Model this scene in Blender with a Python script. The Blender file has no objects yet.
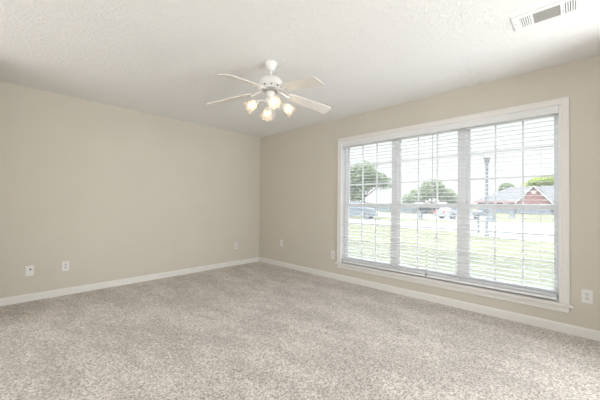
import bpy, bmesh, math, random
from mathutils import Vector, Matrix
random.seed(7)
S = bpy.context.scene
COL = S.collection
PI = math.pi

# ------------------------------------------------------------------ camera
cd = bpy.data.cameras.new('camera')
cam = bpy.data.objects.new('camera', cd); COL.objects.link(cam)
cd.sensor_fit = 'HORIZONTAL'; cd.sensor_width = 36.0
cd.lens = 287.23 / 600 * 36.0
cd.clip_start = 0.02; cd.clip_end = 400
_y, _p, _r = 0.765101, 0.0127086, 0.00926179
F = Vector((math.cos(_y)*math.cos(_p), math.sin(_y)*math.cos(_p), math.sin(_p)))
R0 = Vector((math.sin(_y), -math.cos(_y), 0)); U0 = R0.cross(F)
R = R0*math.cos(_r) + U0*math.sin(_r); U = -R0*math.sin(_r) + U0*math.cos(_r)
M = Matrix((R, U, -F)).transposed().to_4x4()
M.translation = Vector((-3.5424, -4.5078, 1.14155))
cam.matrix_world = M
S.camera = cam

# ------------------------------------------------------------------ world, sun, large lights, exposure
S.view_settings.view_transform = 'Standard'; S.view_settings.look = 'None'
S.view_settings.gamma = 1.0; S.view_settings.use_curve_mapping = False
S.view_settings.exposure = 0.09
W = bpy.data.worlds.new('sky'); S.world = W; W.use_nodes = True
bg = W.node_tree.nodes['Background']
# bright hazy overcast: pale near the horizon, several times brighter overhead
_n = W.node_tree.nodes; _L = W.node_tree.links
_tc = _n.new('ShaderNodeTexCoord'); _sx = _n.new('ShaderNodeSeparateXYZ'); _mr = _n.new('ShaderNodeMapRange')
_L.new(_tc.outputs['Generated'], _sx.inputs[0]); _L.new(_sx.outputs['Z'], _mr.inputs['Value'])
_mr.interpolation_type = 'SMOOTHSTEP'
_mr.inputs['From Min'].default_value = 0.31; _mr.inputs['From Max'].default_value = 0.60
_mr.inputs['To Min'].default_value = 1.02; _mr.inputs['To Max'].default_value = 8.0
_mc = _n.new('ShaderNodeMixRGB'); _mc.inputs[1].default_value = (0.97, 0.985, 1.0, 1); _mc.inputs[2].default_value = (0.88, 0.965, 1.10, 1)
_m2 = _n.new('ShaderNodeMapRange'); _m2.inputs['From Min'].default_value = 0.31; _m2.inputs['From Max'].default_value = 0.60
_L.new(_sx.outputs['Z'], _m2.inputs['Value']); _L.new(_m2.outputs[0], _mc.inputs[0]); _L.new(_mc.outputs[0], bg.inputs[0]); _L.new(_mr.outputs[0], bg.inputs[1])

def light(name, kind, energy, color, loc, direction, **kw):
    d = bpy.data.lights.new(name, kind); d.energy = energy; d.color = color
    for k, v in kw.items(): setattr(d, k, v)
    o = bpy.data.objects.new(name, d); COL.objects.link(o); o.location = loc
    o.rotation_euler = Vector(direction).to_track_quat('-Z', 'Y').to_euler()
    return o
light('sun', 'SUN', 8.0, (1.0, 0.96, 0.88), (-20, -5, 15), (0.88, 0.06, -0.469), angle=0.01)
light('next_room_fill', 'AREA', 92, (0.93, 0.975, 1.0), (-0.95, -6.9, 0.3), (0.08, 0.75, 0.62), shape='RECTANGLE', size=1.4, size_y=1.2)  # unseen fill lamp, added to brighten the ceiling on the window side
# unseen fill lamps, added beyond the wide openings behind the camera
light('opening_fill', 'AREA', 84, (0.95, 0.98, 1.0), (-1.1, -8.0, 1.75), (0.0, 1, -0.2), shape='RECTANGLE', size=3.2, size_y=1.0)
light('hall_fill', 'AREA', 42, (0.95, 0.98, 1.0), (-6.6, -1.6, 1.3), (1, 0.05, 0.03), shape='RECTANGLE', size=4.0, size_y=1.6)

# ------------------------------------------------------------------ materials
def mat(name, color, rough=0.5, metal=0.0, spec=0.5, noise=None, bump=None, emit=None):
    """noise = (scale, amount, detail): mottles the colour; bump = (scale, strength, distance, detail)"""
    m = bpy.data.materials.new(name); m.use_nodes = True
    nt = m.node_tree; n = nt.nodes; b = n['Principled BSDF']
    b.inputs['Base Color'].default_value = (*color, 1); b.inputs['Roughness'].default_value = rough
    b.inputs['Metallic'].default_value = metal; b.inputs['Specular IOR Level'].default_value = spec
    tc = n.new('ShaderNodeTexCoord')
    if noise:
        t = n.new('ShaderNodeTexNoise'); t.inputs['Scale'].default_value = noise[0]; t.inputs['Detail'].default_value = noise[2]
        nt.links.new(tc.outputs['Object'], t.inputs['Vector'])
        r = n.new('ShaderNodeValToRGB'); a = noise[1]
        r.color_ramp.elements[0].position = 0.3; r.color_ramp.elements[1].position = 0.7
        r.color_ramp.elements[0].color = (*[c*(1-a) for c in color], 1)
        r.color_ramp.elements[1].color = (*[min(1, c*(1+a)) for c in color], 1)
        nt.links.new(t.outputs['Fac'], r.inputs['Fac']); nt.links.new(r.outputs['Color'], b.inputs['Base Color'])
    if bump:
        t2 = n.new('ShaderNodeTexNoise'); t2.inputs['Scale'].default_value = bump[0]; t2.inputs['Detail'].default_value = bump[3]
        nt.links.new(tc.outputs['Object'], t2.inputs['Vector'])
        bp = n.new('ShaderNodeBump'); bp.inputs['Strength'].default_value = bump[1]; bp.inputs['Distance'].default_value = bump[2]
        nt.links.new(t2.outputs['Fac'], bp.inputs['Height']); nt.links.new(bp.outputs['Normal'], b.inputs['Normal'])
    if emit:
        b.inputs['Emission Color'].default_value = (*emit[0], 1); b.inputs['Emission Strength'].default_value = emit[1]
    return m

m_wall = mat('wall_paint', (0.645, 0.597, 0.515), 0.75, spec=0.25, noise=(2.0, 0.015, 3), bump=(140, 0.08, 0.002, 3))
m_trim = mat('trim_paint', (0.80, 0.775, 0.735), 0.35)
m_vinyl = mat('window_vinyl', (0.90, 0.90, 0.90), 0.35)
m_slat = mat('blind_slat', (0.90, 0.90, 0.905), 0.4)
m_valance = mat('blind_valance', (0.78, 0.78, 0.77), 0.4)
m_cord = mat('blind_cord', (0.80, 0.80, 0.79), 0.8)
m_wand = mat('wand_plastic', (0.55, 0.56, 0.58), 0.25)
m_plate = mat('plate_plastic', (0.80, 0.78, 0.75), 0.35)
m_recept = mat('receptacle_plastic', (0.72, 0.70, 0.68), 0.4)
m_ivory = mat('ivory_plastic', (0.72, 0.68, 0.55), 0.4)
m_dark = mat('dark_slot', (0.03, 0.03, 0.03), 0.6)
m_steel = mat('steel', (0.55, 0.54, 0.52), 0.3, 0.9)
m_fan = mat('fan_enamel', (0.80, 0.79, 0.76), 0.25)
m_blade = mat('fan_blade', (0.84, 0.80, 0.75), 0.28)
m_vent = mat('vent_enamel', (0.86, 0.86, 0.85), 0.4)
m_ventgrey = mat('vent_damper', (0.42, 0.41, 0.38), 0.5)
m_ventdark = mat('vent_duct', (0.12, 0.12, 0.13), 0.7)
m_bulb = mat('lamp_bulb', (1, 0.95, 0.85), 0.3, emit=((1.0, 0.80, 0.56), 4.5))

def carpet():
    m = bpy.data.materials.new('carpet'); m.use_nodes = True
    nt = m.node_tree; n = nt.nodes; L = nt.links; b = n['Principled BSDF']
    b.inputs['Roughness'].default_value = 0.95; b.inputs['Specular IOR Level'].default_value = 0.05
    b.inputs['Sheen Weight'].default_value = 0.15
    tc = n.new('ShaderNodeTexCoord')
    def noise(scale, detail, rough=0.6, stretch=None, rot=0):
        t = n.new('ShaderNodeTexNoise'); t.inputs['Scale'].default_value = scale
        t.inputs['Detail'].default_value = detail; t.inputs['Roughness'].default_value = rough
        src = tc.outputs['Object']
        if stretch:
            mp = n.new('ShaderNodeMapping'); mp.inputs['Scale'].default_value = stretch; mp.inputs['Rotation'].default_value = (0, 0, rot)
            L.new(src, mp.inputs['Vector']); src = mp.outputs['Vector']
        L.new(src, t.inputs['Vector']); return t
    vo = n.new('ShaderNodeTexVoronoi'); vo.inputs['Scale'].default_value = 112; L.new(tc.outputs['Object'], vo.inputs['Vector'])
    tuft = n.new('ShaderNodeSeparateColor'); L.new(vo.outputs['Color'], tuft.inputs[0])
    clump = noise(72, 4, 0.8)
    fine = n.new('ShaderNodeMix'); fine.data_type = 'FLOAT'; fine.inputs[0].default_value = 0.62
    L.new(tuft.outputs[0], fine.inputs[2]); L.new(clump.outputs['Fac'], fine.inputs[3])
    mid = noise(3.4, 6, 0.68, (1, 0.45, 1), 0.6)
    ramp = n.new('ShaderNodeValToRGB'); e = ramp.color_ramp.elements
    e[0].position = 0.30; e[0].color = (0.35, 0.31, 0.275, 1)
    e[1].position = 0.70; e[1].color = (0.83, 0.775, 0.715, 1)
    k = ramp.color_ramp.elements.new(0.50); k.color = (0.625, 0.57, 0.52, 1)
    L.new(fine.outputs[0], ramp.inputs['Fac'])
    r2 = n.new('ShaderNodeValToRGB'); r2.color_ramp.elements[0].position = 0.44; r2.color_ramp.elements[1].position = 0.57
    r2.color_ramp.elements[0].color = (0.90, 0.897, 0.893, 1); r2.color_ramp.elements[1].color = (1.07, 1.07, 1.07, 1)
    L.new(mid.outputs['Fac'], r2.inputs['Fac'])
    mx = n.new('ShaderNodeMixRGB'); mx.blend_type = 'MULTIPLY'; mx.inputs[0].default_value = 1
    L.new(ramp.outputs['Color'], mx.inputs[1]); L.new(r2.outputs['Color'], mx.inputs[2])
    L.new(mx.outputs['Color'], b.inputs['Base Color'])
    bp = n.new('ShaderNodeBump'); bp.inputs['Strength'].default_value = 0.3; bp.inputs['Distance'].default_value = 0.006
    L.new(fine.outputs[0], bp.inputs['Height']); L.new(bp.outputs['Normal'], b.inputs['Normal'])
    return m
m_carpet = carpet()

def ceiling_mat():
    m = bpy.data.materials.new('ceiling_texture'); m.use_nodes = True
    nt = m.node_tree; n = nt.nodes; L = nt.links; b = n['Principled BSDF']
    b.inputs['Base Color'].default_value = (0.87, 0.868, 0.852, 1); b.inputs['Roughness'].default_value = 0.9
    b.inputs['Specular IOR Level'].default_value = 0.1
    tc = n.new('ShaderNodeTexCoord')
    d = n.new('ShaderNodeTexNoise'); d.inputs['Scale'].default_value = 9; d.inputs['Detail'].default_value = 2
    L.new(tc.outputs['Object'], d.inputs['Vector'])
    mv = n.new('ShaderNodeMixRGB'); mv.inputs[0].default_value = 0.12
    L.new(tc.outputs['Object'], mv.inputs[1]); L.new(d.outputs['Color'], mv.inputs[2])
    t = n.new('ShaderNodeTexNoise'); t.inputs['Scale'].default_value = 50; t.inputs['Detail'].default_value = 3; t.inputs['Roughness'].default_value = 0.55
    L.new(mv.outputs['Color'], t.inputs['Vector'])
    rp = n.new('ShaderNodeValToRGB'); rp.color_ramp.elements[0].position = 0.45; rp.color_ramp.elements[1].position = 0.62
    L.new(t.outputs['Fac'], rp.inputs['Fac'])
    bp = n.new('ShaderNodeBump'); bp.inputs['Strength'].default_value = 0.55; bp.inputs['Distance'].default_value = 0.004
    L.new(rp.outputs['Color'], bp.inputs['Height']); L.new(bp.outputs['Normal'], b.inputs['Normal'])
    return m
m_ceiling = ceiling_mat()

def glass_mat():
    """clear pane, with a faint veil imitating glare haze"""
    m = bpy.data.materials.new('window_glass'); m.use_nodes = True
    nt = m.node_tree; n = nt.nodes; L = nt.links; n.remove(n['Principled BSDF'])
    out = n['Material Output']
    tr = n.new('ShaderNodeBsdfTransparent'); tr.inputs[0].default_value = (0.97, 0.985, 0.98, 1)
    gl = n.new('ShaderNodeBsdfGlossy'); gl.inputs['Roughness'].default_value = 0.02
    tl = n.new('ShaderNodeBsdfTranslucent'); tl.inputs[0].default_value = (0.9, 0.92, 0.92, 1)
    fr = n.new('ShaderNodeFresnel'); fr.inputs[0].default_value = 1.25
    a = n.new('ShaderNodeMixShader'); L.new(fr.outputs[0], a.inputs[0]); L.new(tr.outputs[0], a.inputs[1]); L.new(gl.outputs[0], a.inputs[2])
    c = n.new('ShaderNodeMixShader'); c.inputs[0].default_value = 0.05  # translucent veil: washed-out glare put into the glass
    L.new(a.outputs[0], c.inputs[1]); L.new(tl.outputs[0], c.inputs[2]); L.new(c.outputs[0], out.inputs[0])
    return m
m_glass = glass_mat()

def shade_glass():
    m = bpy.data.materials.new('frosted_lamp_glass'); m.use_nodes = True
    nt = m.node_tree; n = nt.nodes; L = nt.links; n.remove(n['Principled BSDF'])
    out = n['Material Output']
    tr = n.new('ShaderNodeBsdfTransparent'); tr.inputs[0].default_value = (0.98, 0.95, 0.9, 1)
    tl = n.new('ShaderNodeBsdfTranslucent'); tl.inputs[0].default_value = (0.95, 0.86, 0.74, 1)
    gl = n.new('ShaderNodeBsdfPrincipled'); gl.inputs['Base Color'].default_value = (0.9, 0.87, 0.82, 1); gl.inputs['Roughness'].default_value = 0.25
    a = n.new('ShaderNodeMixShader'); a.inputs[0].default_value = 0.26; L.new(tr.outputs[0], a.inputs[1]); L.new(tl.outputs[0], a.inputs[2])
    c = n.new('ShaderNodeMixShader'); c.inputs[0].default_value = 0.3; L.new(a.outputs[0], c.inputs[1]); L.new(gl.outputs[0], c.inputs[2])
    L.new(c.outputs[0], out.inputs[0])
    return m
m_shade = shade_glass()

# ------------------------------------------------------------------ mesh helpers
class MB:
    def __init__(s): s.bm = bmesh.new()
    def box(s, a, b):
        x0, x1 = sorted((a[0], b[0])); y0, y1 = sorted((a[1], b[1])); z0, z1 = sorted((a[2], b[2]))
        v = [s.bm.verts.new(p) for p in ((x0,y0,z0),(x1,y0,z0),(x1,y1,z0),(x0,y1,z0),(x0,y0,z1),(x1,y0,z1),(x1,y1,z1),(x0,y1,z1))]
        for f in ((0,3,2,1),(4,5,6,7),(0,1,5,4),(1,2,6,5),(2,3,7,6),(3,0,4,7)): s.bm.faces.new([v[i] for i in f])
        return s
    def prism(s, poly, vec):
        """closed prism of a planar polygon (3D points) pushed along vec"""
        a = [s.bm.verts.new(p) for p in poly]; b = [s.bm.verts.new(Vector(p)+Vector(vec)) for p in poly]
        s.bm.faces.new(a); s.bm.faces.new(b[::-1]); n = len(poly)
        for i in range(n): s.bm.faces.new((a[i], b[i], b[(i+1) % n], a[(i+1) % n]))
        return s
    def lathe(s, prof, seg=32, mtx=None, scallop=None):
        """prof: (radius, z); scallop(i_profile, angle) -> (dr, dz)"""
        rings = []
        for i, (r, z) in enumerate(prof):
            ring = []
            for k in range(seg):
                a = 2*PI*k/seg; dr, dz = scallop(i, a) if scallop else (0, 0)
                p = Vector(((r+dr)*math.cos(a), (r+dr)*math.sin(a), z+dz))
                ring.append(s.bm.verts.new(mtx @ p if mtx else p))
            rings.append(ring)
        for A, B in zip(rings, rings[1:]):
            for k in range(seg): s.bm.faces.new((A[k], A[(k+1) % seg], B[(k+1) % seg], B[k]))
        return rings
    def solid(s, prof, seg=32, mtx=None):
        r = s.lathe(prof, seg, mtx); s.bm.faces.new(r[0][::-1]); s.bm.faces.new(r[-1]); return s
    def tube(s, pts, rad, seg=10):
        pts = [Vector(p) for p in pts]; rings = []
        rads = rad if isinstance(rad, (list, tuple)) else [rad]*len(pts)
        for i, p in enumerate(pts):
            t = (pts[min(i+1, len(pts)-1)] - pts[max(i-1, 0)]).normalized()
            u = t.cross(Vector((0, 0, 1)))
            if u.length < 1e-3: u = t.cross(Vector((1, 0, 0)))
            u.normalize(); w = t.cross(u)
            rings.append([s.bm.verts.new(p + (u*math.cos(2*PI*k/seg) + w*math.sin(2*PI*k/seg))*rads[i]) for k in range(seg)])
        for A, B in zip(rings, rings[1:]):
            for k in range(seg): s.bm.faces.new((A[k], A[(k+1) % seg], B[(k+1) % seg], B[k]))
        s.bm.faces.new(rings[0][::-1]); s.bm.faces.new(rings[-1]); return s
    def poly(s, pts): s.bm.faces.new([s.bm.verts.new(p) for p in pts]); return s
    def build(s, name, m, parent=None, smooth=False, bevel=0, loc=None):
        bmesh.ops.recalc_face_normals(s.bm, faces=s.bm.faces)
        me = bpy.data.meshes.new(name); s.bm.to_mesh(me); s.bm.free()
        me.materials.append(m)
        o = bpy.data.objects.new(name, me); COL.objects.link(o)
        if smooth:
            for p in me.polygons: p.use_smooth = True
            try: me.set_sharp_from_angle(angle=math.radians(40))
            except Exception: pass
        if bevel:
            md = o.modifiers.new('bevel', 'BEVEL'); md.width = bevel; md.segments = 2; md.limit_method = 'ANGLE'
        if parent: o.parent = parent
        if loc: o.location = loc
        return o

def tag(o, label=None, cat=None, group=None, kind=None):
    if label: o['label'] = label
    if cat: o['category'] = cat
    if group: o['group'] = group
    if kind: o['kind'] = kind
    return o
def empty(name, loc, rz=0):
    o = bpy.data.objects.new(name, None); COL.objects.link(o); o.location = loc; o.rotation_euler = (0, 0, rz)
    o.empty_display_size = 0.1
    return o
def struct(o): o['kind'] = 'structure'; return o

# ------------------------------------------------------------------ room shell
H = 2.44
XB, YF = -3.75, -5.0                                   # walls behind the camera
OY0, OY1, OZ0, OZ1 = -4.41, -1.96, 0.238, 2.075          # window opening in the right wall
struct(MB().box((XB-3.5, YF-3.8, -0.12), (0.14, 0.14, 0)).build('floor', m_carpet))
struct(MB().box((XB-3.5, YF-3.8, H), (0.14, 0.14, H+0.1)).build('ceiling', m_ceiling))
struct(MB().box((XB-0.12, 0, 0), (0, 0.14, H)).build('wall_left', m_wall))
w = MB()
w.box((0, OY1, 0), (0.14, 0.14, H)); w.box((0, YF-0.12, 0), (0.14, OY0, H))
w.box((0, OY0, 0), (0.14, OY1, OZ0)); w.box((0, OY0, OZ1), (0.14, OY1, H))
bmesh.ops.remove_doubles(w.bm, verts=w.bm.verts, dist=1e-5)
struct(w.build('wall_right', m_wall))
w = MB(); w.box((XB-0.12, YF-0.12, 2.405), (0, YF, H)); w.box((XB-0.12, YF-0.12, 0), (XB+0.15, YF, 2.405)); w.box((-0.55, YF-0.12, 0), (0, YF, 2.405))  # opening added and sized to let fill light in
struct(w.build('wall_front', m_wall))
w = MB(); w.box((XB-0.12, YF, 2.405), (XB, 0, H)); w.box((XB-0.12, -0.8, 0), (XB, 0, 2.405)); w.box((XB-0.12, YF, 0), (XB, -4.7, 2.405))  # added opening for the fill lamp on this side
struct(w.build('wall_back', m_wall))
# house roof above the room: its eave shades the near lawn
rf = MB()
zr = 2.56
rf.prism([(0.5, -14, zr), (-4.6, -14, zr+2.0), (-9.7, -14, zr), (-9.7, -14, zr-0.02), (0.5, -14, zr-0.02)], (0, 24, 0))
struct(rf.build('roof', mat('roof_shingle', (0.2, 0.19, 0.18), 0.9, noise=(6, 0.2, 4))))
struct(MB().box((0.0, 0.15, -0.3), (0.14, 9, 2.5)).build('wall_exterior', mat('siding', (0.6, 0.58, 0.54), 0.8)))

bh, bt = 0.083, 0.013
def baseboard(name, prof_pts, vec): struct(MB().prism(prof_pts, vec).build(name, m_trim))
baseboard('baseboard_left', [(XB, 0, 0), (XB, -bt, 0), (XB, -bt, bh-0.016), (XB, -bt*0.55, bh-0.004), (XB, -bt*0.35, bh), (XB, 0, bh)], (-XB-bt, 0, 0))
baseboard('baseboard_right', [(0, 0, 0), (-bt, 0, 0), (-bt, 0, bh-0.016), (-bt*0.55, 0, bh-0.004), (-bt*0.35, 0, bh), (0, 0, bh)], (0, YF, 0))

# casing, stool and apron of the triple window
c0, c1, ct = -4.467, -1.906, 2.13
t = MB()
for (ya, yb, side) in ((c1, OY1, 1), (OY0, c0, -1)):
    t.box((-0.011, ya, 0.262), (0, yb, ct))
    yo = ya if side == 1 else yb
    t.box((-0.018, yo, 0.262), (-0.010, yo - side*0.016, ct))
    yi = yb if side == 1 else ya
    t.box((-0.014, yi, 0.262), (-0.010, yi + side*0.01, OZ1))
t.box((-0.0112, OY0, OZ1-0.004), (0, OY1, ct)); t.box((-0.0182, c0+0.016, ct-0.016), (-0.010, c1-0.016, ct)); t.box((-0.0142, OY0+0.004+0.0, OZ1-0.004), (-0.0105, OY1-0.004, OZ1+0.006))
struct(t.build('trim_1', m_trim, bevel=0.002))
t = MB().box((-0.004, OY1-0.012, 0.262), (0.075, OY1, OZ1-0.012)).box((-0.004, OY0, 0.262), (0.075, OY0+0.012, OZ1-0.012)).box((0, OY0, OZ1-0.012), (0.075, OY1, OZ1))
struct(t.build('trim_4', m_vinyl, bevel=0.001))
t = MB().box((0, OY0+0.001, 0.238), (0.078, OY1-0.001, 0.262)).box((-0.034, c0-0.026, 0.238), (0, c1+0.026, 0.262))
bmesh.ops.remove_doubles(t.bm, verts=t.bm.verts, dist=1e-5)
struct(t.build('trim_2', m_trim, bevel=0.005))
t = MB().box((-0.012, c0+0.004, 0.186), (0, c1-0.004, 0.238)).box((-0.016, c0+0.004, 0.186), (-0.010, c1-0.004, 0.197))
struct(t.build('trim_3', m_trim, bevel=0.002))

# ------------------------------------------------------------------ the three double-hung windows
UW = (OY1-OY0-0.024)/3
def rect_frame(mb, x0, x1, ya, yb, za, zb, wl, wt, wb, wr=None):
    """ya > yb; a frame of stiles wl, top wt, bottom wb"""
    mb.box((x0, ya, za), (x1, ya-wl, zb)); wr = wr or wl; mb.box((x0, yb, za), (x1, yb+wr, zb))
    mb.box((x0, ya-wl, zb-wt), (x1, yb+wr, zb)); mb.box((x0, ya-wl, za), (x1, yb+wr, za+wb))
def sash(parent, name, x0, x1, ya, yb, za, zb, wl, wt, wb, wr):
    m = MB(); rect_frame(m, x0, x1, ya, yb, za, zb, wl, wt, wb, wr)
    s = m.build(name, m_vinyl, parent, bevel=0.002)
    xm = (x0+x1)/2; gy0, gy1, gz0, gz1 = ya-wl, yb+wr, za+wb, zb-wt
    MB().box((xm-0.002, gy0, gz0), (xm+0.002, gy1, gz1)).build('pane', m_glass, s)
    g = MB()
    for k in (1, 2):
        yy = gy0 + (gy1-gy0)*k/3; zz = gz0 + (gz1-gz0)*k/3
        g.box((xm-0.006, yy-0.008, gz0), (xm+0.006, yy+0.008, gz1)); g.box((xm-0.0055, gy0, zz-0.008), (xm+0.0055, gy1, zz+0.008))
    g.build('muntin_grid', m_vinyl, s)
    return s
for k in range(3):
    ya = OY1-0.012-UW*k; yb = ya-UW
    fr, sr = (0.03, 0.036) if k < 2 else (0.012, 0.028)
    wn = struct(empty('window_%d' % (k+1), (0, 0, 0)))
    m = MB(); rect_frame(m, 0.076, 0.135, ya, yb, 0.262, OZ1-0.012, 0.03, 0.03, 0.03, fr)
    m.build('window_frame', m_vinyl, wn)
    sash(wn, 'sash', 0.108, 0.130, ya-0.03, yb+fr, 1.112, OZ1-0.042, 0.036, 0.034, 0.040, sr)
    lo = sash(wn, 'sash', 0.082, 0.104, ya-0.03, yb+fr, 0.292, 1.155, 0.036, 0.043, 0.07, sr)
    yc = (ya+yb)/2
    lk = MB(); lk.box((0.062, yc-0.03, 1.155), (0.10, yc+0.03, 1.163)); lk.solid([(0.012, 0), (0.012, 0.01)], 12, Matrix.Translation((0.085, yc, 1.163)))
    lk.box((0.064, yc-0.006, 1.163), (0.09, yc+0.035, 1.172))
    lk.build('sash_lock', m_vinyl, lo)

# ------------------------------------------------------------------ the two slatted blinds
def blind(y0, y1, label, wand):
    """y0 > y1; hangs in the window opening"""
    b = tag(empty('window_blind', (0.035, (y0+y1)/2, 2.063)), label, 'blind', 'slatted blinds side by side in the window')
    def B(mb, name, m, **k):
        bmesh.ops.translate(mb.bm, verts=mb.bm.verts, vec=-Vector((0.035, (y0+y1)/2, 2.063)))
        return mb.build(name, m, b, **k)
    e0, e1 = (y0+0.010, y1-0.008) if y0 > -2.5 else (y0+0.008, y1-0.012)
    v = MB().box((0.000, e0, 1.998), (0.010, e1, 2.063))
    B(v, 'valance', m_valance, bevel=0.0015)
    B(MB().box((0.014, y0-0.004, 2.018), (0.062, y1+0.004, 2.062)), 'headrail', m_valance)
    s = MB(); z = 1.99; ta = math.tan(0.05)
    while z > 0.345:
        pts = []
        for q in (-1, -0.33, 0.33, 1):
            pts.append((0.036+q*0.025, z + q*0.025*ta + 0.0016*(1-q*q)))
        poly = [(x, y0-0.003, zz) for x, zz in pts] + [(x, y0-0.003, zz-0.0028) for x, zz in pts[::-1]]
        s.prism(poly, (0, (y1-y0)+0.006, 0)); z -= 0.044
    for q in range(4):                                   # spare slats lying on the bottom rail
        zz = 0.3005 + 0.0065*q
        s.prism([(0.011, y0-0.003, zz), (0.036, y0-0.003, zz+0.0016), (0.061, y0-0.003, zz), (0.061, y0-0.003, zz-0.0028), (0.036, y0-0.003, zz-0.0012), (0.011, y0-0.003, zz-0.0028)], (0, (y1-y0)+0.006, 0))
    B(s, 'slats', m_slat)
    B(MB().box((0.011, y0-0.003, 0.276), (0.061, y1+0.003, 0.297)), 'bottom_rail', m_slat, bevel=0.003)
    for fr in (0.10, 0.5, 0.90):
        yy = y0 + (y1-y0)*fr
        c = MB()
        for x in (0.0095, 0.0625): c.tube([(x, yy, 2.02), (x, yy, 0.29)], 0.0010, 5)
        B(c, 'ladder_cord', m_cord)
    if wand:
        c = MB().tube([(-0.003+0.004*0, y0-0.07, 1.985), (-0.004, y0-0.07, 1.30)], 0.004, 8)
        c.tube([(-0.004, y0-0.07, 1.30), (-0.004, y0-0.07, 1.22)], 0.006, 8)
        c.tube([(0.02, y0-0.07, 2.03), (0.004, y0-0.07, 1.992), (-0.003, y0-0.07, 1.985)], 0.0025, 6)
        B(c, 'tilt_wand', m_wand)
blind(-1.984, -3.196, 'white slatted window blind on the left half, nearer the room corner', False)
blind(-3.214, -4.384, 'white slatted window blind on the right half, tilt wand at its left end', True)

# ------------------------------------------------------------------ wall plates
def plate(name, wall, pos, z, label, kind, cat='outlet', w=0.072, h=0.118, mp=None):
    """built facing -Y (left wall); turned for the right wall (facing -X)"""
    o = tag(empty(name, (pos, 0, z) if wall == 'L' else (0, pos, z), 0 if wall == 'L' else -PI/2), label, cat, 'electrical wall plates')
    mp = mp or m_plate
    MB().box((-w/2, -0.006, -h/2), (w/2, 0, h/2)).build('cover_plate', mp, o, bevel=0.003)
    def disc(x, zc, r, y0, y1, nm, m, sx=1.0):
        c = MB(); c.solid([(r, -y0), (r, -y1)], 16, Matrix.Translation((x, 0, zc)) @ Matrix.Rotation(PI/2, 4, 'X') @ Matrix.Diagonal((sx, 1, 1, 1)))
        return c.build(nm, m, o)
    if kind == 'duplex':
        for s in (-1, 1):
            r = disc(0, s*0.0195, 0.0165, -0.006, -0.0085, 'receptacle', m_recept)
            sl = MB().box((-0.008, -0.0092, s*0.0195-0.001), (-0.0055, -0.008, s*0.0195+0.009)).box((0.0055, -0.0092, s*0.0195), (0.008, -0.008, s*0.0195+0.008))
            sl.solid([(0.0028, 0.008), (0.0028, 0.0092)], 10, Matrix.Translation((0, 0, s*0.0195-0.008)) @ Matrix.Rotation(PI/2, 4, 'X'))
            q = sl.build('socket_slot', m_dark, r)
        disc(0, 0, 0.0035, -0.006, -0.0075, 'screw', m_steel)
    elif kind == 'coax':
        for s in (-1, 1): disc(0, s*0.042, 0.0035, -0.006, -0.0072, 'screw', m_plate)
        j = disc(0.006, 0.016, 0.010, -0.006, -0.009, 'cable_jack', m_steel)
        c = MB(); c.solid([(0.0075, 0.009), (0.0075, 0.017)], 14, Matrix.Translation((0.006, 0, 0.016)) @ Matrix.Rotation(PI/2, 4, 'X'))
        c.build('jack_opening', m_dark, j)
    elif kind == 'jack':
        for s in (-1, 1): disc(0, s*0.042, 0.0035, -0.006, -0.0072, 'screw', m_steel)
        MB().box((-0.014, -0.009, 0.0), (0.014, -0.006, 0.034)).build('phone_jack', m_ivory, o, bevel=0.001)
plate('cable_wall_plate', 'L', -3.302, 0.345, 'white wall plate with one dark cable jack, at far left of the left wall', 'coax', 'wall plate', w=0.074)
plate('wall_outlet', 'L', -2.981, 0.35, 'white duplex outlet on the left wall, just right of the cable jack plate', 'duplex')
plate('wall_outlet', 'L', -0.533, 0.356, 'white duplex outlet on the left wall, close to the room corner', 'duplex')
plate('phone_wall_plate', 'R', -0.648, 0.425, 'small plate with ivory jack on the window wall, close to the room corner', 'jack', 'wall plate', w=0.072)
plate('wall_outlet', 'R', -1.823, 0.362, 'white duplex outlet on the window wall, tight against the left window casing', 'duplex')
plate('wall_outlet', 'R', -4.577, 0.358, 'white duplex outlet right of the window, above the right baseboard', 'duplex')

# ------------------------------------------------------------------ ceiling register
def vent():
    x0, x1, ya, yb = -1.115, -0.915, -4.185, -4.57
    cx, cy = (x0+x1)/2, (ya+yb)/2
    v = tag(empty('ceiling_vent', (cx, cy, H)), 'white metal air vent on the ceiling with grey middle damper', 'vent')
    def B(mb, n, m, **k):
        bmesh.ops.translate(mb.bm, verts=mb.bm.verts, vec=(-cx, -cy, -H)); return mb.build(n, m, v, **k)
    f = MB(); z0, z1 = H-0.008, H
    secs = [(-4.226, -4.284), (-4.299, -4.437), (-4.452, -4.51)]
    xa, xb = -1.080, -0.940
    f.box((x0, ya, z0), (xa, yb, z1)); f.box((xb, ya, z0), (x1, yb, z1))
    edges = [ya] + [e for s_ in secs for e in s_] + [yb]
    for i in range(0, len(edges), 2): f.box((xa, edges[i], z0), (xb, edges[i+1], z1))
    B(f, 'frame', m_vent, bevel=0.002)
    B(MB().box((xa, secs[0][0], H-0.0015), (xb, secs[2][1], H-0.0005)), 'backing', m_ventdark)
    for a, b in (secs[0], secs[2]):
        n = 5
        for i in range(n):
            yy = a + (b-a)*(i+0.5)/n
            B(MB().prism([(xa, yy+0.0045, H-0.0075), (xa, yy+0.0030, H-0.0080), (xa, yy-0.0035, H-0.0020), (xa, yy-0.0020, H-0.0016)], (xb-xa, 0, 0)), 'slat', m_vent)
    d = MB(); d.box((xa, secs[1][0], H-0.0042), (xb, secs[1][1], H-0.003))
    for i in range(9):
        xx = xa + (xb-xa)*(i+0.5)/9; d.box((xx-0.0012, secs[1][0], H-0.0065), (xx+0.0012, secs[1][1], H-0.0042))
    B(d, 'damper', m_ventgrey)
    for yy in (-4.203, -4.545): B(MB().solid([(0.004, H-0.0095), (0.004, H-0.008)], 10, Matrix.Translation((cx, yy, 0))), 'screw', m_steel)
vent()

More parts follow.
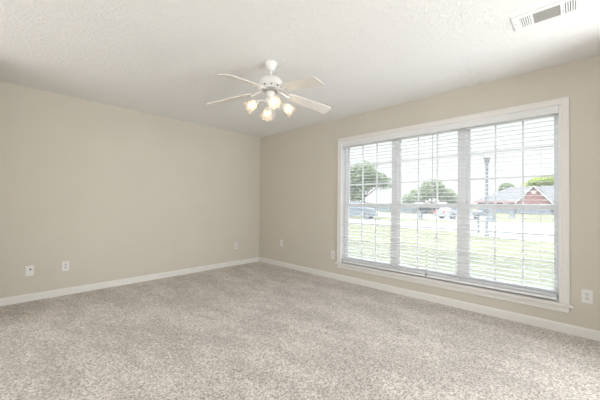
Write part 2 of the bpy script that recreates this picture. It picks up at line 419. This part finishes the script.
# ------------------------------------------------------------------ ceiling fan
def fan():
    fx, fy = -1.83, -2.473
    f = tag(empty('ceiling_fan', (fx, fy, H)), 'white five-blade ceiling fan with four lit glass tulip lamps', 'ceiling fan')
    def B(mb, n, m, parent=f, **k): return mb.build(n, m, parent, **k)
    z = lambda v: v-H
    c = MB(); c.solid([(0.058, 0), (0.062, -0.006), (0.060, -0.014), (0.046, -0.040), (0.034, -0.062), (0.026, -0.071), (0.018, -0.075)], 32)
    B(c, 'canopy', m_fan, smooth=True)
    B(MB().solid([(0.011, z(2.372)), (0.011, z(2.28))], 16), 'downrod', m_fan, smooth=True)
    c = MB(); c.solid([(0.022, z(2.312)), (0.030, z(2.302)), (0.062, z(2.298)), (0.096, z(2.285)), (0.110, z(2.265)), (0.112, z(2.240)), (0.104, z(2.222)), (0.085, z(2.205)), (0.080, z(2.196)), (0.060, z(2.192))], 40)
    mo = B(c, 'motor_housing', m_fan, smooth=True)
    for k in range(10):
        a = 2*PI*k/10
        MB().box((-0.006, 0.0925, z(2.206)), (0.006, 0.1005, z(2.216))).build('cooling_slot', m_ventdark, mo).rotation_euler = (0, 0, a)
    B(MB().solid([(0.062, z(2.193)), (0.066, z(2.186)), (0.066, z(2.174)), (0.050, z(2.168))], 32), 'flywheel', m_steel, smooth=True)
    # light kit body
    kit = B(MB().solid([(0.040, z(2.17)), (0.044, z(2.158)), (0.034, z(2.145)), (0.034, z(2.118)), (0.048, z(2.105)), (0.048, z(2.078)), (0.036, z(2.058)), (0.018, z(2.044)), (0.008, z(2.026)), (0.005, z(2.020))], 32), 'light_kit', m_fan, smooth=True)
    # blades: droop a little towards the tip, pitched
    droop = math.atan2(0.075, 0.44)
    for k in range(5):
        a = math.radians(123 + 72*k)
        bl = MB()
        L0, L1 = 0.0, 0.445
        top = []
        outl = [(0.0, 0.040), (0.03, 0.050), (0.20, 0.058), (0.415, 0.066), (0.436, 0.058), (0.445, 0.040)]
        pts = [(x, y) for x, y in outl] + [(x, -y) for x, y in outl[::-1]]
        bl.prism([(x, y, 0) for x, y in pts], (0, 0, 0.006))
        o = bl.build('blade', m_blade, f, bevel=0.0015)
        mtx = Matrix.Rotation(a, 4, 'Z') @ Matrix.Translation((0.165, 0, z(2.160))) @ Matrix.Rotation(droop, 4, 'Y') @ Matrix.Rotation(math.radians(-12), 4, "X") @ Matrix.Diagonal((1.035, 1.02, 1, 1))
        o.matrix_local = mtx
        ir = MB()
        Z = Matrix.Identity(4)
        ir.prism([(0.045, -0.013, z(2.186)), (0.045, 0.013, z(2.186)), (0.045, 0.013, z(2.181)), (0.045, -0.013, z(2.181))], (0.055, 0, -0.004))
        ir.tube([(0.095, 0, z(2.1795)), (0.125, 0, z(2.172)), (0.155, 0, z(2.1535)), (0.185, 0, z(2.1465))], [0.010, 0.009, 0.009, 0.008], 8)
        p = [(0.16, 0, 2.146), (0.175, 0.030, 2.1505), (0.225, 0.036, 2.145), (0.205, 0.012, 2.1435), (0.245, 0, 2.134), (0.205, -0.012, 2.1375), (0.225, -0.036, 2.132), (0.175, -0.030, 2.1395)]
        # three-lobed plate under the blade root, in the blade's own plane
        pl = MB()
        q = [(0.0, 0.0), (0.012, 0.030), (0.060, 0.036), (0.045, 0.012), (0.085, 0.0), (0.045, -0.012), (0.060, -0.036), (0.012, -0.030)]
        pl.prism([(x, y, -0.0035) for x, y in q], (0, 0, 0.0035))
        i = ir.build('blade_iron', m_fan, f, smooth=True); i.rotation_euler = (0, 0, a)
        pp = pl.build('iron_plate', m_fan, i)
        pp.matrix_local = Matrix.Rotation(-a, 4, 'Z') @ mtx
    # lamps
    for k, az in enumerate((-120, 150, 60, -30)):
        a = math.radians(az)
        arm = MB(); arm.tube([(0.045, 0, z(2.082)), (0.075, 0, z(2.088)), (0.110, 0, z(2.078)), (0.126, 0, z(2.060))], 0.0085, 10)
        ar = arm.build('lamp_arm', m_fan, kit, smooth=True); ar.rotation_euler = (0, 0, a)
        # lamp axis points outward and down
        ax = Vector((0.82, 0, -0.57)).normalized()
        mtx = Matrix.Rotation(a, 4, 'Z') @ Matrix.Translation((0.122, 0, z(2.064))) @ ax.to_track_quat('Z', 'Y').to_matrix().to_4x4()
        fit = MB(); fit.solid([(0.016, -0.006), (0.024, 0.0), (0.026, 0.022), (0.022, 0.026)], 20, mtx)
        fit.build('lamp_holder', m_fan, kit, smooth=True)
        sh = MB()
        prof = [(0.022, 0.014), (0.030, 0.022), (0.038, 0.040), (0.041, 0.062), (0.043, 0.082), (0.050, 0.100), (0.060, 0.112)]
        sc = lambda i, t: ((0.004*math.cos(8*t)*(i/6)**3), (0.006*math.cos(8*t)*(i/6)**4))
        sh.lathe(prof, 48, mtx, sc)
        s = sh.build('lamp_shade', m_shade, f, smooth=True)
        md = s.modifiers.new('thickness', 'SOLIDIFY'); md.thickness = 0.0025
        bu = MB(); bu.solid([(0.010, 0.024), (0.013, 0.034), (0.022, 0.050), (0.026, 0.064), (0.022, 0.078), (0.012, 0.087), (0.004, 0.090)], 20, mtx)
        bu.build('light_bulb', m_bulb, s, smooth=True)
fan()

# ------------------------------------------------------------------ outside
G = -0.3
K = 0.67                                               # darkens all outdoor colours to balance the bright sky
def omat(name, c, *args, **k): return mat(name, tuple(v*K for v in c), *args, **k)
m_grass = omat('lawn_grass', (0.18, 0.178, 0.112), 0.95, spec=0.05, noise=(1.3, 0.22, 8), bump=(40, 0.5, 0.05, 4))
m_road = omat('pale_concrete', (0.36, 0.355, 0.35), 0.9, noise=(2, 0.06, 4))
struct(MB().box((0.14, -120, G-0.3), (190, 140, G)).build('lawn', m_grass))
def strip(name, near, far):
    pts = [(x, y, G+0.002) for x, y in near] + [(x, y, G+0.002) for x, y in far[::-1]]
    struct(MB().prism(pts, (0, 0, 0.02)).build(name, m_road))
strip('street', [(19.5, 30), (15.4, 9), (14.6, 5), (13.4, 0.1), (12.4, -1.2), (11.4, -4.5), (9.5, -14)],
      [(24.5, 30), (19.5, 9), (18.6, 5), (20.0, 1.8), (24.5, 1.2), (30, -4.5), (34, -14)])
strip('driveway', [(32, 40), (27.6, 11), (25.5, 4.4), (25.0, 2.2)], [(43, 40), (40, 15), (40, 8.5), (36, 2.2)])

m_bark = omat('tree_bark', (0.16, 0.13, 0.11), 0.9, noise=(8, 0.3, 4))
def leaf_mat(name, c):
    m = omat(name, c, 0.7, spec=0.2, noise=(0.9, 0.25, 3))
    nt = m.node_tree; b = nt.nodes['Principled BSDF']; out = nt.nodes['Material Output']
    tl = nt.nodes.new('ShaderNodeBsdfTranslucent'); tl.inputs[0].default_value = (c[0]*K*1.1, c[1]*K*1.15, c[2]*K*0.8, 1)
    mx = nt.nodes.new('ShaderNodeMixShader'); mx.inputs[0].default_value = 0.35
    nt.links.new(b.outputs[0], mx.inputs[1]); nt.links.new(tl.outputs[0], mx.inputs[2]); nt.links.new(mx.outputs[0], out.inputs[0])
    return m
m_leaf_a = leaf_mat('leaf_mid_green', (0.24, 0.285, 0.185))
m_leaf_b = leaf_mat('leaf_pale_green', (0.30, 0.335, 0.235))
m_leaf_c = leaf_mat('leaf_yellow_green', (0.36, 0.43, 0.13))
def tree(x, y, blobs, m, label, n=5000, size=0.16, trunk_r=0.16, name='tree'):
    """blobs: (dx, dy, z, rx, rz) crown clumps relative to the trunk foot"""
    rnd = random.Random(int(x*100+y*10))
    t = tag(empty(name, (x, y, G)), label, 'tree', 'trees beyond the street')
    tk = MB(); zc = sum(b[2] for b in blobs)/len(blobs)
    tk.tube([(0, 0, -0.05), (0.05, 0.03, zc*0.35), (0.0, 0.06, zc*0.7), (0.04, 0.02, zc)], [trunk_r*1.3, trunk_r, trunk_r*0.8, trunk_r*0.4], 9)
    for b in blobs: tk.tube([(0.02, 0.04, zc*0.55), (b[0]*0.5, b[1]*0.5, (zc*0.55+b[2])*0.5+0.1), (b[0]*0.9, b[1]*0.9, b[2])], [trunk_r*0.5, trunk_r*0.35, trunk_r*0.15], 6)
    tk.build('trunk', m_bark, t)
    vol = [b[3]*b[3]*b[4] for b in blobs]; tot = sum(vol); cr = MB()
    for b, v in zip(blobs, vol):
        for i in range(int(n*v/tot)):
            d = Vector((rnd.gauss(0, 1), rnd.gauss(0, 1), rnd.gauss(0, 1))).normalized() * (rnd.random()**0.45)
            p = Vector((b[0]+d.x*b[3], b[1]+d.y*b[3], b[2]+d.z*b[4]))
            u = Vector((rnd.gauss(0, 1), rnd.gauss(0, 1), rnd.gauss(0, 0.6))).normalized(); w_ = u.cross(Vector((rnd.gauss(0, 1), rnd.gauss(0, 1), rnd.gauss(0, 1)))).normalized()
            s_ = size*rnd.uniform(0.6, 1.3)
            cr.poly([p-u*s_, p+w_*s_*0.5, p+u*s_, p-w_*s_*0.5])
    cr.build('crown', m, t)
tree(26.0, 13.4, [(0, 0, 5.0, 1.6, 1.5), (-1.0, 1.2, 4.3, 1.4, 1.5), (0.9, -1.1, 4.3, 1.3, 1.0), (-0.7, 1.0, 2.6, 1.3, 1.5), (1.5, -1.8, 3.9, 0.9, 0.8), (0, 0, 3.8, 1.2, 1.0)],
     m_leaf_a, 'dense round green tree seen through the left blind, nearest the corner', 6000, 0.17)
tree(43.2, 11.7, [(0, 0, 4.0, 1.8, 1.5), (-1.0, 1.6, 3.0, 1.7, 1.1), (1.2, -1.5, 3.0, 1.5, 1.1), (-2.0, 2.9, 2.3, 1.2, 0.9), (1.8, -2.6, 2.3, 1.3, 0.9)],
     m_leaf_b, 'broad pale green tree seen through the middle of the window', 7000, 0.2)
tree(74, 6.5, [(0, 0, 5.0, 1.6, 1.5), (0.4, -1.0, 4.5, 1.3, 1.2)], m_leaf_a, 'small green treetop showing above the roof, left of the red gable', 2500, 0.25)
tree(76, 1.2, [(0, 0, 6.6, 1.9, 1.0), (0.5, -1.8, 6.9, 1.7, 1.2), (0, 1.6, 5.6, 1.6, 1.0)], m_leaf_c, 'bright yellow-green treetop above the roof, right of the red gable', 3500, 0.25)

# house across the street
def house():
    m_sid = omat('blue_grey_siding', (0.15, 0.17, 0.205), 0.8, noise=(3, 0.06, 3))
    m_roof = omat('grey_shingle', (0.105, 0.10, 0.099), 0.9, noise=(5, 0.14, 5))
    m_fascia = omat('red_fascia', (0.26, 0.11, 0.10), 0.7)
    m_white = omat('house_white_trim', (0.45, 0.45, 0.45), 0.6)
    br = omat('red_brick', (0.50, 0.17, 0.16), 0.85)
    nt = br.node_tree; bt_ = nt.nodes.new('ShaderNodeTexBrick'); tc = nt.nodes.new('ShaderNodeTexCoord'); mp = nt.nodes.new('ShaderNodeMapping')
    mp.inputs['Rotation'].default_value = (PI/2, 0, PI/2)
    bt_.inputs['Scale'].default_value = 4.5; bt_.inputs['Color1'].default_value = (0.169*K, 0.065*K, 0.062*K, 1); bt_.inputs['Color2'].default_value = (0.143*K, 0.055*K, 0.052*K, 1); bt_.inputs['Mortar'].default_value = (0.34*K, 0.27*K, 0.25*K, 1)
    nt.links.new(tc.outputs['Object'], mp.inputs[0]); nt.links.new(mp.outputs[0], bt_.inputs['Vector']); nt.links.new(bt_.outputs['Color'], nt.nodes['Principled BSDF'].inputs['Base Color'])
    h = tag(empty('house', (62, 0, G)), 'low house across the street with grey hip roof and red brick gable', 'house')
    ez = 2.15
    MB().box((-1.5, -9, 0), (8, 9.2, ez)).build('wall', m_sid, h)
    r = MB()
    A = [(-2.1, 9.9, ez), (-2.1, -9.6, ez), (8.6, -9.6, ez), (8.6, 9.9, ez)]; t0, t1 = (3.2, 4.9, 5.0), (3.2, -6.0, 5.0)
    r.poly([A[0], A[1], t1, t0]); r.poly([A[2], A[3], t0, t1]); r.poly([A[1], A[2], t1]); r.poly([A[3], A[0], t0]); r.poly(A)
    bmesh.ops.remove_doubles(r.bm, verts=r.bm.verts, dist=1e-4)
    r.build('roof', m_roof, h)
    MB().box((-2.16, -9.6, ez-0.20), (-2.1, 9.9, ez+0.02)).build('fascia', m_fascia, h)
    # brick gable, projecting
    gy0, gy1, gz, gx = 2.9, -1.6, 4.75, -2.9
    gm = (gy0+gy1)/2
    g = MB().prism([(gx, gy0, ez-0.35), (gx, gy1, ez-0.35), (gx, gy1, ez-0.1), (gx, gm, gz), (gx, gy0, ez-0.1)], (1.6, 0, 0))
    gw = g.build('gable_wall', br, h)
    MB().box((gx+0.02, gy0, 0), (-1.5, gy1, ez-0.35)).build('porch_wall', m_sid, h)
    MB().solid([(0.28, 0), (0.28, 0.05)], 20, Matrix.Translation((gx-0.06, gm, 3.75)) @ Matrix.Rotation(PI/2, 4, 'Y')).build('round_vent', m_white, gw)
    gr = MB(); k = 0.13
    for s_, yy in ((1, gy0+0.5), (-1, gy1-0.5)):
        zz = ez-0.1 - 0.5*(gz-ez+0.1)/((gy0-gy1)/2)
        gr.prism([(gx-0.35, yy, zz), (gx-0.35, gm, gz), (gx-0.35, gm, gz+k), (gx-0.35, yy, zz+k)], (5.2, 0, 0))
    gr.build('gable_roof', m_roof, h)
    for s_, yy in ((1, gy0+0.5), (-1, gy1-0.5)):
        zz = ez-0.1 - 0.5*(gz-ez+0.1)/((gy0-gy1)/2)
        MB().prism([(gx-0.42, yy, zz-0.06), (gx-0.42, gm, gz-0.06), (gx-0.42, gm, gz+k), (gx-0.42, yy, zz+k)], (0.07, 0, 0)).build('rake_board', m_white, h)
    for yy in (7.2, 4.8, -3.2, -6.0):
        wf = MB(); wf.box((-1.56, yy-0.5, 0.75), (-1.5, yy+0.5, 1.95)); w_ = wf.build('window', m_white, h)
        MB().box((-1.575, yy-0.42, 0.82), (-1.555, yy+0.42, 1.88)).build('pane', omat('house_glass', (0.2, 0.23, 0.28), 0.1), w_)
house()

# fence beyond the driveway
m_fence = omat('weathered_fence', (0.15, 0.175, 0.195), 0.85, noise=(4, 0.12, 3))
fn = tag(empty('board_fence', (46, 17, G)), 'long low blue-grey board fence beyond the street', 'fence')
f = MB()
for i in range(120):
    yy = -8 + 0.2*i; f.box((0.0, yy, 0.05), (0.03, yy+0.19, 1.12+0.02*((i*7) % 3)))
f.box((0.03, -8, 0.3), (0.07, 16, 0.4)); f.box((0.03, -8, 0.85), (0.07, 16, 0.95))
f.build('board_panel', m_fence, fn)
for i in range(9): MB().box((0.07, -8+3*i-0.05, 0), (0.17, -8+3*i+0.05, 1.15)).build('post', m_fence, fn)

# street lamp beside the street
m_pole = omat('lamp_pole_paint', (0.11, 0.118, 0.127), 0.5)
sl = tag(empty('street_lamp', (12.3, -1.49, G)), 'slim dark lamp post with lantern head by the near street edge', 'lamp post')
MB().solid([(0.10, 0), (0.10, 0.06), (0.075, 0.10), (0.075, 0.5), (0.065, 0.55), (0.06, 3.37)], 16).build('pole', m_pole, sl, smooth=True)
hd = MB(); hd.solid([(0.05, 3.36), (0.075, 3.40), (0.085, 3.43)], 12); hd.solid([(0.16, 3.66), (0.13, 3.72), (0.04, 3.78)], 12)
for k in range(6):
    a = k*PI/3; hd.tube([(0.08*math.cos(a), 0.08*math.sin(a), 3.43), (0.14*math.cos(a), 0.14*math.sin(a), 3.67)], 0.008, 6)
hdo = hd.build('lantern_head', m_pole, sl)
MB().solid([(0.075, 3.43), (0.128, 3.66)], 12).build('lantern_glass', omat('lantern_glass', (0.16, 0.175, 0.19), 0.2), hdo)

# mailbox next to the lamp post
mb_ = tag(empty('mailbox', (13.0, -1.0, G)), 'blue-grey mailbox on a post beside the lamp post', 'mailbox')
mx = MB().box((-0.05, -0.05, 0), (0.05, 0.05, 0.95)); mx.build('post', m_pole, mb_)
bx = MB(); pr = [(-0.36, -0.12*math.cos(t_), 1.06+0.12*math.sin(t_)) for t_ in [PI*i/10 for i in range(11)]]
bx.prism([(-0.36, 0.12, 0.95), (-0.36, -0.12, 0.95)] + pr, (0.6, 0, 0))
bo = bx.build('mailbox_body', omat('mailbox_paint', (0.13, 0.15, 0.175), 0.5), mb_); bo.rotation_euler = (0, 0, PI/2-0.7)
MB().box((-0.1, 0.121, 1.02), (-0.07, 0.13, 1.26)).build('flag', omat('mailbox_flag', (0.5, 0.15, 0.12), 0.5), bo)

# wheeled bins
m_bin = omat('bin_plastic', (0.15, 0.17, 0.19), 0.6)
m_hub = omat('hubcap_grey', (0.16, 0.165, 0.17), 0.4)
m_rub = omat('rubber', (0.05, 0.05, 0.055), 0.8)
def bin_(x, y, s, label):
    b = tag(empty('wheeled_bin', (x, y, G)), label, 'bin', 'bins along the street')
    k = MB(); v = []
    k.prism([(-0.26*s, -0.26*s, 0.06*s), (0.26*s, -0.26*s, 0.06*s), (0.31*s, -0.31*s, 0.95*s), (-0.31*s, -0.31*s, 0.95*s)], (0, 0.55*s, 0))
    k.build('bin_body', m_bin, b)
    MB().box((-0.34*s, -0.34*s, 0.95*s), (0.34*s, 0.28*s, 1.02*s)).build('lid', m_bin, b, bevel=0.01)
    for q in (-1, 1): MB().solid([(0.1*s, 0), (0.1*s, 0.05*s)], 14, Matrix.Translation((0.2*s, q*0.29*s-0.025*s, 0.1*s)) @ Matrix.Rotation(-PI/2, 4, 'X')).build('wheel', m_rub, b)
bin_(24.6, 6.4, 0.75, 'small blue-grey wheeled bin on the lawn under the middle tree')
bin_(25.2, 0.75, 1.0, 'blue-grey wheeled bin just right of the lamp post')
bin_(36.1, 0.64, 0.85, 'blue-grey wheeled bin on the far lawn before the house')

# vehicles
def vehicle(name, x, y, rz, prof, cab, width, paint, label, cat, s=1.0):
    c = tag(empty(name, (x, y, G+0.02), rz), label, cat)
    m_p = omat(name+'_paint', paint, 0.25, 0.1)
    m_g = omat(name+'_glass', (0.12, 0.14, 0.17), 0.08)
    MB().prism([(a, -width/2, b) for a, b in prof], (0, width, 0)).build('body', m_p, c, bevel=0.06)
    ins = 0.14
    k = MB(); (a0, z0), (a1, z1), (a2, z2), (a3, z3) = cab
    lo = [(a0, z0), (a3, z3)]; hi = [(a1, z1), (a2, z2)]
    v = [k.bm.verts.new(p) for p in ((a0, -width/2+0.03, z0), (a3, -width/2+0.03, z3), (a3, width/2-0.03, z3), (a0, width/2-0.03, z0), (a1, -width/2+ins, z1), (a2, -width/2+ins, z2), (a2, width/2-ins, z2), (a1, width/2-ins, z1))]
    for fc in ((0,1,5,4),(1,2,6,5),(2,3,7,6),(3,0,4,7),(4,5,6,7),(0,3,2,1)): k.bm.faces.new([v[i] for i in fc])
    k.build('cabin', m_g, c, bevel=0.05)
    MB().box((a1-0.05, -width/2+ins-0.02, z1-0.04), (a2+0.05, width/2-ins+0.02, z1+0.04)).build('roof_panel', m_p, c, bevel=0.03)
    for q in (-1, 1):
        am = (a1+a2)/2
        MB().prism([(am-0.05, q*(width/2-0.02), z0), (am+0.05, q*(width/2-0.02), z0), (am+0.05, q*(width/2-ins+0.01), z1), (am-0.05, q*(width/2-ins+0.01), z1)], (0, -q*0.03, 0)).build('door_pillar', m_p, c)
    xs = [p[0] for p in prof]; f0, f1 = min(xs), max(xs)
    for wx in (f0+0.85, f1-0.9):
        for q in (-1, 1):
            wl = MB(); wl.solid([(0.20, -0.11), (0.31, -0.10), (0.33, -0.06), (0.33, 0.06), (0.31, 0.10), (0.20, 0.11)], 24, Matrix.Translation((wx, q*(width/2-0.10), 0.33)) @ Matrix.Rotation(PI/2, 4, 'X'))
            wo = wl.build('wheel', m_rub, c, smooth=True)
            MB().solid([(0.19, -0.125), (0.19, 0.125)], 16, Matrix.Translation((wx, q*(width/2-0.10), 0.33)) @ Matrix.Rotation(PI/2, 4, 'X')).build('hubcap', m_hub, wo)
    for q in (-1, 1):
        MB().box((f0-0.02, q*0.62-0.14, 0.60), (f0+0.08, q*0.62+0.14, 0.74)).build('headlight', m_plate, c)
        MB().box((f1-0.08, q*0.66-0.10, 0.66), (f1+0.02, q*0.66+0.10, 0.86)).build('tail_light', omat(name+'_lens', (0.5, 0.06, 0.05), 0.3), c)
car_prof = [(-2.2, 0.28), (2.2, 0.28), (2.22, 0.62), (2.1, 0.92), (1.0, 0.95), (-0.95, 0.93), (-2.0, 0.76), (-2.22, 0.58)]
vehicle('car', 28.4, 4.0, math.radians(145), car_prof, [(-1.0, 0.90), (-0.25, 1.42), (1.0, 1.42), (1.75, 0.92)], 1.76, (0.30, 0.30, 0.315),
        'silver car parked beyond the street, seen through the middle of the window', 'car')
van_prof = [(-2.2, 0.30), (2.3, 0.30), (2.32, 1.0), (2.28, 1.12), (-1.2, 1.12), (-2.05, 0.98), (-2.22, 0.66)]
vehicle('van', 20.6, 11.2, math.radians(110), van_prof, [(-1.25, 1.10), (-0.7, 1.62), (2.05, 1.62), (2.25, 1.10)], 1.8, (0.14, 0.165, 0.195),
        'blue-grey van parked under the left tree, nearest the room corner', 'van')
